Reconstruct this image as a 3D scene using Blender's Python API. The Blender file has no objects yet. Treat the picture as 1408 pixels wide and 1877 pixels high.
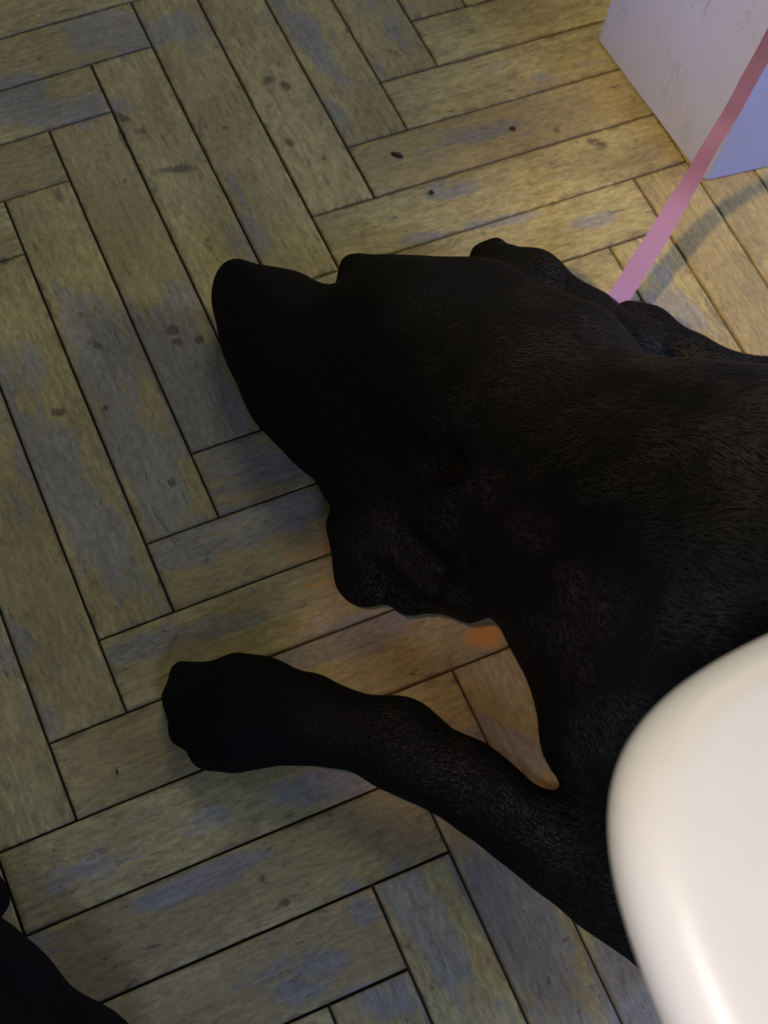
import bpy, math, random
import numpy as np
from mathutils import Vector, Matrix
random.seed(4); rng = np.random.default_rng(7)
S = bpy.context.scene; COL = S.collection

# ---------------------------------------------------------------- camera
F, CX, CY = 2400.0, 704.0, 938.5
RW = np.array([[0.905859278327386, 0.34326465662665206, -0.248169988876927],
               [-0.41484560868210585, 0.8373235799659771, -0.35607912518165563],
               [0.08556920488914557, 0.42550980945678174, 0.9008991692918208]])
CW = np.array([-0.3327795365785795, -0.5757845655222905, 0.8224142071968311])
cam = bpy.data.objects.new('camera', bpy.data.cameras.new('camera')); COL.objects.link(cam)
m = np.eye(4); m[:3, :3] = RW; m[:3, 3] = CW
cam.matrix_world = Matrix(m.tolist())
cam.data.sensor_fit = 'VERTICAL'; cam.data.sensor_height = 36.0; cam.data.lens = F / 1877 * 36
cam.data.clip_start = .01
cam.data.dof.use_dof = True; cam.data.dof.focus_distance = .84; cam.data.dof.aperture_fstop = 11
S.camera = cam
S.view_settings.view_transform = 'Standard'; S.view_settings.look = 'None'
S.view_settings.gamma = 1; S.view_settings.use_curve_mapping = False
S.view_settings.exposure = 0.0

def at(x, y, z=0.0):
    """photo pixel -> point on the horizontal plane at height z"""
    d = RW @ np.array([(x - CX) / F, -(y - CY) / F, -1.0]); s = (z - CW[2]) / d[2]
    return CW + s * d
def mpp(x, y, z=0.0):
    """metres per photo pixel there"""
    q = RW.T @ (at(x, y, z) - CW); return -q[2] / F

# ---------------------------------------------------------------- world and lamps
w = bpy.data.worlds.new('world'); S.world = w; w.use_nodes = True
bg = w.node_tree.nodes['Background']; bg.inputs[0].default_value = (.95, 1.0, .93, 1); bg.inputs[1].default_value = .080

def lamp(kind, name, loc, target, power, color, size=.1, **kw):
    l = bpy.data.lights.new(name, kind); o = bpy.data.objects.new(name, l); COL.objects.link(o)
    o.location = loc; l.energy = power; l.color = color
    if kind == 'AREA': l.shape = 'RECTANGLE'; l.size = size; l.size_y = kw.get('sy', size)
    else: l.shadow_soft_size = size
    if kind == 'SPOT': l.spot_size = math.radians(kw['cone']); l.spot_blend = kw['blend']
    o.rotation_euler = (Vector(target) - Vector(loc)).to_track_quat('-Z', 'Y').to_euler()
    return o
# warm room lamp, up and to the left; its cone reaches the floor behind the dog
lamp('SPOT', 'warm_lamp', (-.74, -.26, 1.09), (.48, -.12, 0), 64, (1, .66, .23), .045, cone=31, blend=1.0)
# blue-tinted window / screen light from below the frame, and an added bluer fill beyond the right edge
lamp('AREA', 'screen_light', (-.40, -1.15, .62), (.22, -.15, .1), 2.4, (.52, .62, 1.0), .22, sy=.16)
lamp('AREA', 'blue_fill', (.62, -.85, .50), (.30, -.10, .08), 4.2, (.16, .32, 1.0), .25, sy=.16)
# added blue fill spot from the left, low, cooling the cabinet face
lamp('SPOT', 'cabinet_fill', (-.52, .28, .42), (.25, .03, .17), 10.0, (.26, .40, 1.0), .08, cone=30, blend=1.0)
# added pale fill from the right, low over the dog's back
lamp('AREA', 'side_fill', (.80, -.30, .55), (.15, -.30, .1), 3.0, (1, .93, .88), .3)
# soft warm room light from beyond the top edge
lamp('AREA', 'room_light', (.30, .75, 1.20), (.1, -.15, 0), 3.4, (1, .92, .66), .4)
# added warm spot high on the left, its narrow cone falls between the head and the foreleg
g_ = at(850, 1190)
lamp('SPOT', 'warm_fill_spot', (g_[0] - .34, g_[1] - .12, 1.0), (g_[0], g_[1], 0), 9.5, (1, .60, .40), .012, cone=15, blend=.6)
# added spot out of frame that brightens the side table
lamp('SPOT', 'table_fill', (-.44, -.62, .86), (-.12, -.62, .42), 8.4, (1, .88, .76), .03, cone=40, blend=.5)

# ---------------------------------------------------------------- helpers
def link(o, parent=None):
    COL.objects.link(o)
    if parent: o.parent = parent
    return o
def mesh_obj(name, verts, faces, mat, parent=None, smooth=False):
    me = bpy.data.meshes.new(name); me.from_pydata([tuple(map(float, v)) for v in verts], [], faces)
    me.materials.append(mat); me.update()
    if smooth: me.polygons.foreach_set('use_smooth', [True] * len(me.polygons))
    return link(bpy.data.objects.new(name, me), parent)
def fast_mesh(name, V, Fq, mat, parent=None, smooth=True):
    """V (n,3); Fq (m,k) equal-size faces"""
    me = bpy.data.meshes.new(name); n, k = Fq.shape
    me.vertices.add(len(V)); me.vertices.foreach_set('co', V.astype(np.float32).ravel())
    me.loops.add(n * k); me.loops.foreach_set('vertex_index', Fq.astype(np.int32).ravel())
    me.polygons.add(n); me.polygons.foreach_set('loop_start', np.arange(0, n * k, k, dtype=np.int32))
    me.polygons.foreach_set('loop_total', np.full(n, k, dtype=np.int32))
    if smooth: me.polygons.foreach_set('use_smooth', np.ones(n, dtype=bool))
    me.update(calc_edges=True); me.validate(); me.materials.append(mat)
    return link(bpy.data.objects.new(name, me), parent)
def tag(o, label, cat, group=None):
    o['label'] = label; o['category'] = cat
    if group: o['group'] = group
def empty(name, loc, label, cat):
    o = bpy.data.objects.new(name, None); COL.objects.link(o); o.location = loc; tag(o, label, cat); return o
class NT:
    def __init__(s, name):
        s.m = bpy.data.materials.new(name); s.m.use_nodes = True; s.t = s.m.node_tree
        s.b = s.t.nodes['Principled BSDF']
    def n(s, kind, **kw):
        nd = s.t.nodes.new(kind)
        for k, v in kw.items():
            if k.startswith('i_'):
                key = k[2:]; key = int(key) if key.isdigit() else key.replace('_', ' ')
                if isinstance(v, bpy.types.NodeSocket): s.t.links.new(v, nd.inputs[key])
                else: nd.inputs[key].default_value = v
            else: setattr(nd, k, v)
        return nd
    def l(s, a, b): s.t.links.new(a, b)
    def mix(s, fac, a, b, mode='MIX'):
        nd = s.t.nodes.new('ShaderNodeMix'); nd.data_type = 'RGBA'; nd.blend_type = mode
        for sock, v in ((nd.inputs[0], fac), (nd.inputs[6], a), (nd.inputs[7], b)):
            if isinstance(v, bpy.types.NodeSocket): s.l(v, sock)
            else: sock.default_value = v if not isinstance(v, tuple) or len(v) == 4 else (*v, 1)
        return nd.outputs[2]
    def math(s, op, a, b=0.0, c=None, clamp=False):
        nd = s.t.nodes.new('ShaderNodeMath'); nd.operation = op; nd.use_clamp = clamp
        for i, v in enumerate((a, b) if c is None else (a, b, c)):
            if isinstance(v, bpy.types.NodeSocket): s.l(v, nd.inputs[i])
            else: nd.inputs[i].default_value = v
        return nd.outputs[0]
    def ramp(s, v, a, b):
        nd = s.n('ShaderNodeMapRange', i_Value=v, i_From_Min=a, i_From_Max=b); nd.clamp = True; nd.interpolation_type = 'SMOOTHSTEP'
        return nd.outputs[0]

# ---------------------------------------------------------------- floor material
def floor_material():
    t = NT('worn_parquet'); b = t.b
    uv = t.n('ShaderNodeUVMap', uv_map='plank').outputs[0]
    wear = t.n('ShaderNodeAttribute', attribute_name='wear').outputs['Fac']
    stain = t.n('ShaderNodeAttribute', attribute_name='stain').outputs['Fac']
    orange_patch = t.n('ShaderNodeAttribute', attribute_name='orange_patch').outputs['Fac']
    rnd = t.n('ShaderNodeAttribute', attribute_name='plank_random').outputs['Fac']
    def noise(scale, det, sx=1, sy=1, rough=.6, dist=0):
        mp = t.n('ShaderNodeMapping', i_Vector=uv); mp.inputs['Scale'].default_value = (sx, sy, 1)
        return t.n('ShaderNodeTexNoise', i_Vector=mp.outputs[0], i_Scale=scale, i_Detail=det, i_Roughness=rough, i_Distortion=dist).outputs[0]
    big = noise(16, 5, 1, 2.0, .62, .4)
    fibre = noise(62, 6, .45, 3.2, .72, .5)
    grain = noise(190, 4, .7, 1.8, .7)
    blot = noise(95, 5, .6, 1.5, .68, .5)
    # varnish against worn grey wood
    mask = t.math('ADD', t.math('ADD', t.math('MULTIPLY', wear, .85), .04), t.math('MULTIPLY', t.math('SUBTRACT', big, .5), 2.2))
    mask = t.math('ADD', mask, t.math('MULTIPLY', t.math('SUBTRACT', fibre, .5), 1.3))
    mask = t.ramp(mask, .30, .72)
    yel = t.mix(t.ramp(rnd, 0, 1), (.43, .38, .185), (.37, .31, .15))
    yel = t.mix(t.ramp(blot, .35, .7), yel, (.30, .25, .135))
    gry = t.mix(t.ramp(blot, .35, .65), (.235, .235, .225), (.33, .33, .315))
    gry = t.mix(t.math('MULTIPLY', rnd, .35), gry, (.19, .175, .165))
    c = t.mix(t.math('MULTIPLY', mask, .85), yel, gry)
    # thin dark scratches and specks in the varnish
    speck = t.ramp(blot, .60, .70)
    c = t.mix(t.math('MULTIPLY', speck, t.ramp(noise(30, 3), .42, .62)), c, (.15, .125, .08))
    dirt = t.ramp(noise(150, 5, .35, 1.2, .75, .8), .585, .66)
    c = t.mix(t.math('MULTIPLY', dirt, t.math('MULTIPLY', t.ramp(noise(22, 3), .38, .60), .75)), c, (.12, .10, .07))
    streak = noise(34, 5, .22, 9, .72, .6)
    g2 = t.mix(t.ramp(grain, .25, .75), (.70, .70, .70), (1.22, 1.22, 1.22))
    c = t.mix(.8, c, g2, 'MULTIPLY')
    g3 = t.mix(t.ramp(streak, .30, .68), (.86, .85, .84), (1.09, 1.09, 1.08))
    c = t.mix(.85, c, g3, 'MULTIPLY')
    cloud = noise(11, 3, .7, 1.4, .5)
    c = t.mix(.8, c, t.mix(t.ramp(cloud, .3, .7), (.78, .77, .78), (1.18, 1.18, 1.15)), 'MULTIPLY')
    # pale ragged scuffs where the varnish flakes, fine dark scratches across and along the boards
    flake = t.ramp(noise(120, 5, .45, 2.2, .75, 1.0), .60, .68)
    c = t.mix(t.math('MULTIPLY', t.math('MULTIPLY', flake, mask), .5), c, (.42, .40, .34))
    for sx, sy, sc_, ro in ((1.0, .16, 60, .35), (.2, 1.2, 48, -.25)):
        mp = t.n('ShaderNodeMapping', i_Vector=uv); mp.inputs['Scale'].default_value = (sx, sy, 1); mp.inputs['Rotation'].default_value = (0, 0, ro)
        nn = t.n('ShaderNodeTexNoise', i_Vector=mp.outputs[0], i_Scale=float(sc_), i_Detail=4.0, i_Distortion=2.2).outputs[0]
        ln = t.math('SUBTRACT', 1.0, t.ramp(t.math('ABSOLUTE', t.math('SUBTRACT', nn, .5)), .001, .009))
        c = t.mix(t.math('MULTIPLY', t.math('MULTIPLY', ln, t.ramp(noise(26, 3, 1, 1, .6), .5, .64)), .45), c, (.11, .09, .06))
    edge = t.n('ShaderNodeAttribute', attribute_name='edge').outputs['Fac']
    eg = t.math('MULTIPLY', t.ramp(t.math('ADD', edge, t.math('MULTIPLY', t.math('SUBTRACT', blot, .5), 2.4)), .35, 1.05), .6)
    c = t.mix(eg, c, (.14, .105, .055))
    # orange patches (strongest is exposed wood) and dark paw-print stains
    bm = t.ramp(t.math('ADD', orange_patch, t.math('MULTIPLY', t.math('SUBTRACT', blot, .5), 2.2)), .38, .62)
    c = t.mix(t.math('MULTIPLY', bm, t.math('MULTIPLY', orange_patch, .85, clamp=True)), c, (.56, .27, .06))
    sm = t.ramp(t.math('ADD', stain, t.math('MULTIPLY', t.math('SUBTRACT', blot, .5), 1.5)), .38, .80)
    c = t.mix(t.math('MULTIPLY', sm, .75), c, (.075, .062, .045))
    t.l(c, b.inputs['Base Color'])
    r = t.math('ADD', t.math('MULTIPLY', mask, .15), t.math('ADD', .50, t.math('MULTIPLY', grain, .2)))
    t.l(r, b.inputs['Roughness']); b.inputs['Specular IOR Level'].default_value = .3
    bp = t.n('ShaderNodeBump', i_Strength=.30, i_Distance=.0006, i_Height=t.math('ADD', fibre, t.math('MULTIPLY', grain, .6)))
    t.l(bp.outputs[0], b.inputs['Normal'])
    return t.m
M_floor = floor_material()
t = NT('gap_dirt'); t.b.inputs['Base Color'].default_value = (.022, .016, .010, 1); t.b.inputs['Roughness'].default_value = .95
nz = t.n('ShaderNodeTexNoise', i_Scale=120.0); t.l(t.mix(nz.outputs[0], (.012, .009, .006), (.045, .033, .02)), t.b.inputs['Base Color'])
M_gap = t.m

# ---------------------------------------------------------------- floor: herringbone planks
UW, L = .053, 5.889
WARP = np.array([[8.594561971483393e-4, 6.31661206029401e-4], [.004357826878832696, -.00277285269347423], [-.0012595764579230503, .002317521530461452], [-.003798664585346815, -.002848311429175945], [1.2765012954397692e-4, .003211830641993328], [-4.05290132142952e-4, -.0013490936906269473], [-.006232798157922479, .001665086460266848], [.002849760141629389, -.004011262286919802], [-.0032254918909030124, .0018688171894639938], [8.034686437862179e-4, -4.806735905698392e-4]])
def to_world(u, v):
    X = u * UW; Y = -v * UW
    x = np.clip(X, -.45, .35) / .3; y = np.clip(Y, -.62, .30) / .3
    B = np.stack([x ** 0, x, y, x * x, x * y, y * y, x ** 3, x * x * y, x * y * y, y ** 3], -1)
    d = B @ WARP
    return X + d[..., 0], Y + d[..., 1]
planks = []
for s in range(-4, 5):
    for k in range(-40, 60):
        u0, v0 = -1 - k + s * (L - 1), k + s * (L + 1)
        planks.append((u0, v0, L, 1, 0))                       # runs along u
        u0, v0 = k + s * (L - 1), -k - 1 - L + s * (L + 1)
        planks.append((u0, v0, 1, L, 1))                       # runs along v
# wear map: (photo x, y, half length px, half width px, angle, strength)
WEAR = [(250,60,130,45,-15,1),(110,200,110,35,-12,1),(25,170,60,50,0,1),(190,40,90,30,-15,1),(560,60,30,120,-28,1),(610,200,20,80,-28,.8),
 (350,60,45,90,-30,.55),(440,350,60,30,60,.6),(455,440,35,60,-30,1),(320,650,90,150,-28,1.1),(380,760,90,90,0,1),(190,640,55,130,-27,1),(15,690,60,80,0,1),
 (240,300,60,40,60,.35),(90,850,55,150,-25,1),(270,850,70,150,-25,1),(180,970,60,120,-25,1.1),(430,970,170,55,-22,1),(470,860,120,50,-22,1),(330,1170,150,28,-22,1),
 (640,1170,150,45,-22,1.1),(380,1500,60,30,-22,.7),(400,1600,150,28,-24,1),(600,1440,110,30,-15,.8),(780,1690,45,130,-27,1),(960,1700,75,190,-28,1.1),(1150,1800,70,110,-28,1.1),
 (660,1660,60,30,60,.8),(560,1790,90,40,-24,.6),(700,1830,60,40,0,.8),(830,345,60,25,-15,1),(770,437,60,14,-16,1),(930,402,90,13,-16,1),(900,240,90,28,-16,.7),(1000,150,60,20,-16,.5),
 (1240,570,80,35,30,1),(1200,500,25,60,-30,.5),(1090,405,60,18,-16,.7),(640,90,25,60,-30,.5),(70,1290,60,60,0,.45),(500,60,20,60,-30,.3),(940,1370,90,40,25,1),(700,20,60,40,0,.6),(740,60,30,60,-30,.8),
 (120,1600,120,40,-22,.5),(60,1720,60,30,-22,.6),(520,930,80,40,-20,.9),(20,1200,40,120,-20,.5)]
STAIN = [(317,605,15,13,0,1),(325,627,12,9,0,1),(366,622,11,10,0,1),(105,755,14,11,0,1),(193,748,9,9,0,.9),(490,148,16,14,0,.8),(522,160,16,17,0,.8),(258,240,14,13,0,.75),
 (533,260,14,13,20,.7),(320,310,45,11,-10,.8),(413,234,9,8,0,1),(440,250,9,8,0,.8),(1095,263,26,15,20,.75),(1020,238,9,8,0,.8),(315,882,7,15,-25,.9),(480,1610,12,9,0,.8),(525,1655,11,11,0,.8),
 (510,1660,8,9,0,.8),(620,1640,12,7,-20,.7),(1036,1720,8,7,0,1),(110,360,12,25,-30,.8),(225,215,18,10,30,.9),(70,430,22,10,0,.5),(225,255,8,26,-25,.9),(1160,180,12,12,0,.6),
 (160,575,35,18,-10,.6),(175,630,25,12,30,.7),(8,480,9,12,0,1),(425,205,8,8,0,.5),(380,440,10,12,0,.6),(690,470,15,8,0,.4),(920,130,20,10,0,.5),(760,215,18,12,0,.5),(1195,265,20,8,0,.3),(730,95,30,14,0,.5),
 (115,70,10,10,0,.5),(300,250,8,14,0,.6),(700,1560,10,8,0,.5),(160,1680,10,8,0,.5),(240,1340,10,9,0,.5),(860,1335,6,14,0,.6),(745,1100,8,5,0,.5),(270,1225,9,7,0,.4)]
ORANGE_PATCH = [(888,1166,38,26,-10,1.1),(560,1014,55,18,-18,.60),(590,1062,40,24,-18,.5),(800,1180,60,22,-20,.45)]  # first is exposed wood, the others fainter orange patches
def ellipses(LST, X, Y, p):
    out = np.zeros_like(X)
    for x, y, a, b, ang, s in LST:
        c = at(x, y); sc = mpp(x, y) * 1.05; th = math.radians(-ang - 24.6 + 0)
        dx, dy = X - c[0], Y - c[1]
        rot = math.radians(-24.6)          # the picture's x axis in the floor frame
        ca, sa = math.cos(rot - math.radians(ang)), math.sin(rot - math.radians(ang))
        e = ((dx * ca + dy * sa) / (a * sc)) ** 2 + ((-dx * sa + dy * ca) / (b * sc)) ** 2
        out = np.maximum(out, s * np.exp(-(e ** p) * .8))
    return out
Vs, Fs, Us, Rs, Es, base = [], [], [], [], [], 0
for (u0, v0, lu, lv, d) in planks:
    cu, cv = u0 + lu / 2, v0 + lv / 2
    if not (-22 < cu < 24 and -24 < cv < 24): continue
    near = -13 < cu < 10 and -9 < cv < 15
    na, nb = (84, 16) if near else (4, 4)
    n_u, n_v = (na, nb) if d == 0 else (nb, na)
    g, e = .009 + .006 * rng.random(), .022
    def axis(n, l):
        return np.concatenate([[g, g + .004], np.linspace(g + e, l - g - e, n), [l - g - .004, l - g]])
    A, Bv = axis(n_u, lu), axis(n_v, lv)
    GU, GV = np.meshgrid(u0 + A, v0 + Bv, indexing='ij')
    X, Y = to_world(GU, GV)
    iu = np.minimum(np.arange(len(A)), np.arange(len(A))[::-1]); iv = np.minimum(np.arange(len(Bv)), np.arange(len(Bv))[::-1])
    mm = np.minimum(iu[:, None], iv[None, :])
    Z = np.where(mm == 0, -.0030, np.where(mm == 1, -.0004, 0.0)) + rng.uniform(-.0002, 0)
    nu, nv = GU.shape
    idx = np.arange(nu * nv).reshape(nu, nv) + base
    Vs.append(np.stack([X, Y, Z], -1).reshape(-1, 3))
    Fs.append(np.stack([idx[:-1, :-1], idx[:-1, 1:], idx[1:, 1:], idx[1:, :-1]], -1).reshape(-1, 4))
    a, c = ((GU - u0), (GV - v0)) if d == 0 else ((GV - v0), (GU - u0))
    Us.append(np.stack([a * UW + rng.uniform(0, 9), c * UW + rng.uniform(0, 9)], -1).reshape(-1, 2))
    dd = np.minimum(np.minimum(GU - u0, u0 + lu - GU), np.minimum(GV - v0, v0 + lv - GV)) * UW
    Es.append(np.exp(-np.maximum(dd - .0006, 0) / .0022).reshape(-1))
    Rs.append(np.full(nu * nv, rng.random())); base += nu * nv
V = np.concatenate(Vs); Fq = np.concatenate(Fs); U = np.concatenate(Us); R = np.concatenate(Rs)
nq = len(Fq)
b0 = len(V); xs = 1.25
V = np.concatenate([V, [(-xs, -xs, -.0029), (xs, -xs, -.0029), (xs, xs, -.0029), (-xs, xs, -.0029)]])
Fq = np.concatenate([Fq, [[b0, b0 + 3, b0 + 2, b0 + 1]]])[:, ::-1]
U = np.concatenate([U, np.zeros((4, 2))]); R = np.concatenate([R, np.zeros(4)]); Ed = np.concatenate(Es + [np.zeros(4)])
fl = fast_mesh('floor', V, Fq, M_floor, smooth=False)
me = fl.data; me.materials.append(M_gap)
mi = np.zeros(len(me.polygons), dtype=np.int32); mi[-1] = 1; me.polygons.foreach_set('material_index', mi)
uvl = me.uv_layers.new(name='plank'); li = np.empty(len(me.loops), dtype=np.int32); me.loops.foreach_get('vertex_index', li)
uvl.data.foreach_set('uv', U[li].astype(np.float32).ravel())
for nm, arr in (('wear', ellipses(WEAR, V[:, 0], V[:, 1], 1.6)), ('stain', ellipses(STAIN, V[:, 0], V[:, 1], 1.5)), ('orange_patch', ellipses(ORANGE_PATCH, V[:, 0], V[:, 1], 1.8)), ('plank_random', R), ('edge', Ed)):
    at_ = me.attributes.new(nm, 'FLOAT', 'POINT'); at_.data.foreach_set('value', arr.astype(np.float32))
fl['kind'] = 'structure'

# ---------------------------------------------------------------- white cabinet (upper right)
t = NT('blue_lit_laminate'); co = t.n('ShaderNodeTexCoord').outputs['Object']
def scr(rot, sc, lo, hi):
    mp = t.n('ShaderNodeMapping', i_Vector=co); mp.inputs['Rotation'].default_value = rot; mp.inputs['Scale'].default_value = (1, 1, .16)
    n_ = t.n('ShaderNodeTexNoise', i_Vector=mp.outputs[0], i_Scale=sc, i_Detail=3.0, i_Distortion=1.2).outputs[0]
    return t.math('SUBTRACT', 1.0, t.ramp(t.math('ABSOLUTE', t.math('SUBTRACT', n_, .5)), lo, hi))
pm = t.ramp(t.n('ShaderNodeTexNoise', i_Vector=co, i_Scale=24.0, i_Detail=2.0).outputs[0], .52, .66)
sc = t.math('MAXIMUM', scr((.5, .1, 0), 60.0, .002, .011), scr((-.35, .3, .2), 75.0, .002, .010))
c = t.mix(t.math('MULTIPLY', t.math('MULTIPLY', sc, pm), .55), (.42, .48, .72), (.20, .22, .32))  # blue cast of the light mixed into the white base colour
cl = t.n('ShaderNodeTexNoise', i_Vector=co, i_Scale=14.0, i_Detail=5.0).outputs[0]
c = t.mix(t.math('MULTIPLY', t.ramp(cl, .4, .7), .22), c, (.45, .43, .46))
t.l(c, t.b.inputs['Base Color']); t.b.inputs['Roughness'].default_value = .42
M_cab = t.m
A_, B_, C_ = at(1290, 334)[:2], at(1093, 72)[:2], at(1408, 307)[:2]
dl = (B_ - A_); dl_len = np.linalg.norm(dl); dl /= dl_len; dr = (C_ - A_) / np.linalg.norm(C_ - A_)
cab = empty('white_cabinet', (*A_, 0), 'narrow scratched white cabinet with its corner standing behind the pink leash', 'cabinet')
def prism_rounded(poly, r, z0, z1, seg=6):
    """vertical prism over a convex counter-clockwise polygon with rounded corners"""
    pts = []
    n = len(poly)
    for i in range(n):
        p, a, b = np.array(poly[i]), np.array(poly[i - 1]), np.array(poly[(i + 1) % n])
        da = (a - p) / np.linalg.norm(a - p); db = (b - p) / np.linalg.norm(b - p)
        for k in range(seg + 1):
            s = k / seg; q0, q1 = p + da * r, p + db * r
            pts.append((1 - s) ** 2 * q0 + 2 * s * (1 - s) * p + s * s * q1)
    n = len(pts); v = []; bz = .0012
    cen = np.mean(pts, 0)
    for z, ins in ((z0, bz), (z0 + bz, 0), (z1 - bz, 0), (z1, bz)):
        for q in pts:
            d = (cen - q) / np.linalg.norm(cen - q); v.append((*(q + d * ins), z))
    f = [tuple(range(n))[::-1], tuple(3 * n + i for i in range(n))]
    for j in range(3):
        for i in range(n): f.append((j * n + i, j * n + (i + 1) % n, (j + 1) * n + (i + 1) % n, (j + 1) * n + i))
    return v, f
o2 = np.array([0., 0.])
v, f = prism_rounded([o2, dr * .52, dr * .52 + dl * dl_len, dl * dl_len], .006, 0.001, .32)
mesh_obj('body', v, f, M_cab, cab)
v, f = prism_rounded([o2 - dr * .012 - dl * .012, dr * .532 - dl * .012, dr * .532 + dl * (dl_len + .012), -dr * .012 + dl * (dl_len + .012)], .006, .32, .335)
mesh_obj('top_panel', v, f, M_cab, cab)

# ---------------------------------------------------------------- white side table (lower right, near)
t = NT('white_plastic'); t.b.inputs['Base Color'].default_value = (.86, .83, .80, 1); t.b.inputs['Roughness'].default_value = .38
nz = t.n('ShaderNodeTexNoise', i_Scale=30.0, i_Detail=2.0); t.l(t.mix(nz.outputs[0], (.84, .81, .78), (.88, .85, .82)), t.b.inputs['Base Color'])
M_white = t.m
TC = (-.013343, -.707437)
tab = empty('side_table', (*TC, 0), 'white side table with a rounded corner, close in front of the dog\'s shoulder', 'table')
def squircle(s, n, th, k=160):
    out = []
    for i in range(k):
        a = 2 * math.pi * i / k; c_, s_ = math.cos(a), math.sin(a)
        x = s * abs(c_) ** (2 / n) * (1 if c_ > 0 else -1); y = s * abs(s_) ** (2 / n) * (1 if s_ > 0 else -1)
        out.append((x * math.cos(th) - y * math.sin(th), x * math.sin(th) + y * math.cos(th)))
    return np.array(out)
def loft(rings):
    k = len(rings[0][0]); v = []; f = []
    for pts, z in rings: v += [(p[0], p[1], z) for p in pts]
    for j in range(len(rings) - 1):
        for i in range(k): f.append((j * k + i, j * k + (i + 1) % k, (j + 1) * k + (i + 1) % k, (j + 1) * k + i))
    f.append(tuple(range(k))[::-1]); f.append(tuple((len(rings) - 1) * k + i for i in range(k)))
    return v, f
rings = []; RB = .019
prof = [(.018, -.036), (.006, -.033), (.001, -.028), (.0, -.023)] + [(RB * (1 - math.cos(a)), -RB + RB * math.sin(a)) for a in np.linspace(0, math.pi / 2, 9)]
for ins, z in prof: rings.append((squircle(.2 - ins, 5.63, -.04293), .42 + z))
v, f = loft(rings); to = mesh_obj('tabletop', v, f, M_white, tab, True)
def lathe(prof, k=48):
    return loft([([(r * math.cos(2 * math.pi * i / k), r * math.sin(2 * math.pi * i / k)) for i in range(k)], z) for r, z in prof])
v, f = lathe([(.05, .028), (.034, .04), (.024, .07), (.022, .2), (.024, .34), (.04, .375), (.07, .388)]); mesh_obj('column', v, f, M_white, tab, True)
v, f = lathe([(.095, .001), (.1, .004), (.1, .012), (.092, .019), (.06, .026), (.03, .031)]); mesh_obj('base', v, f, M_white, tab, True)

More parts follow.
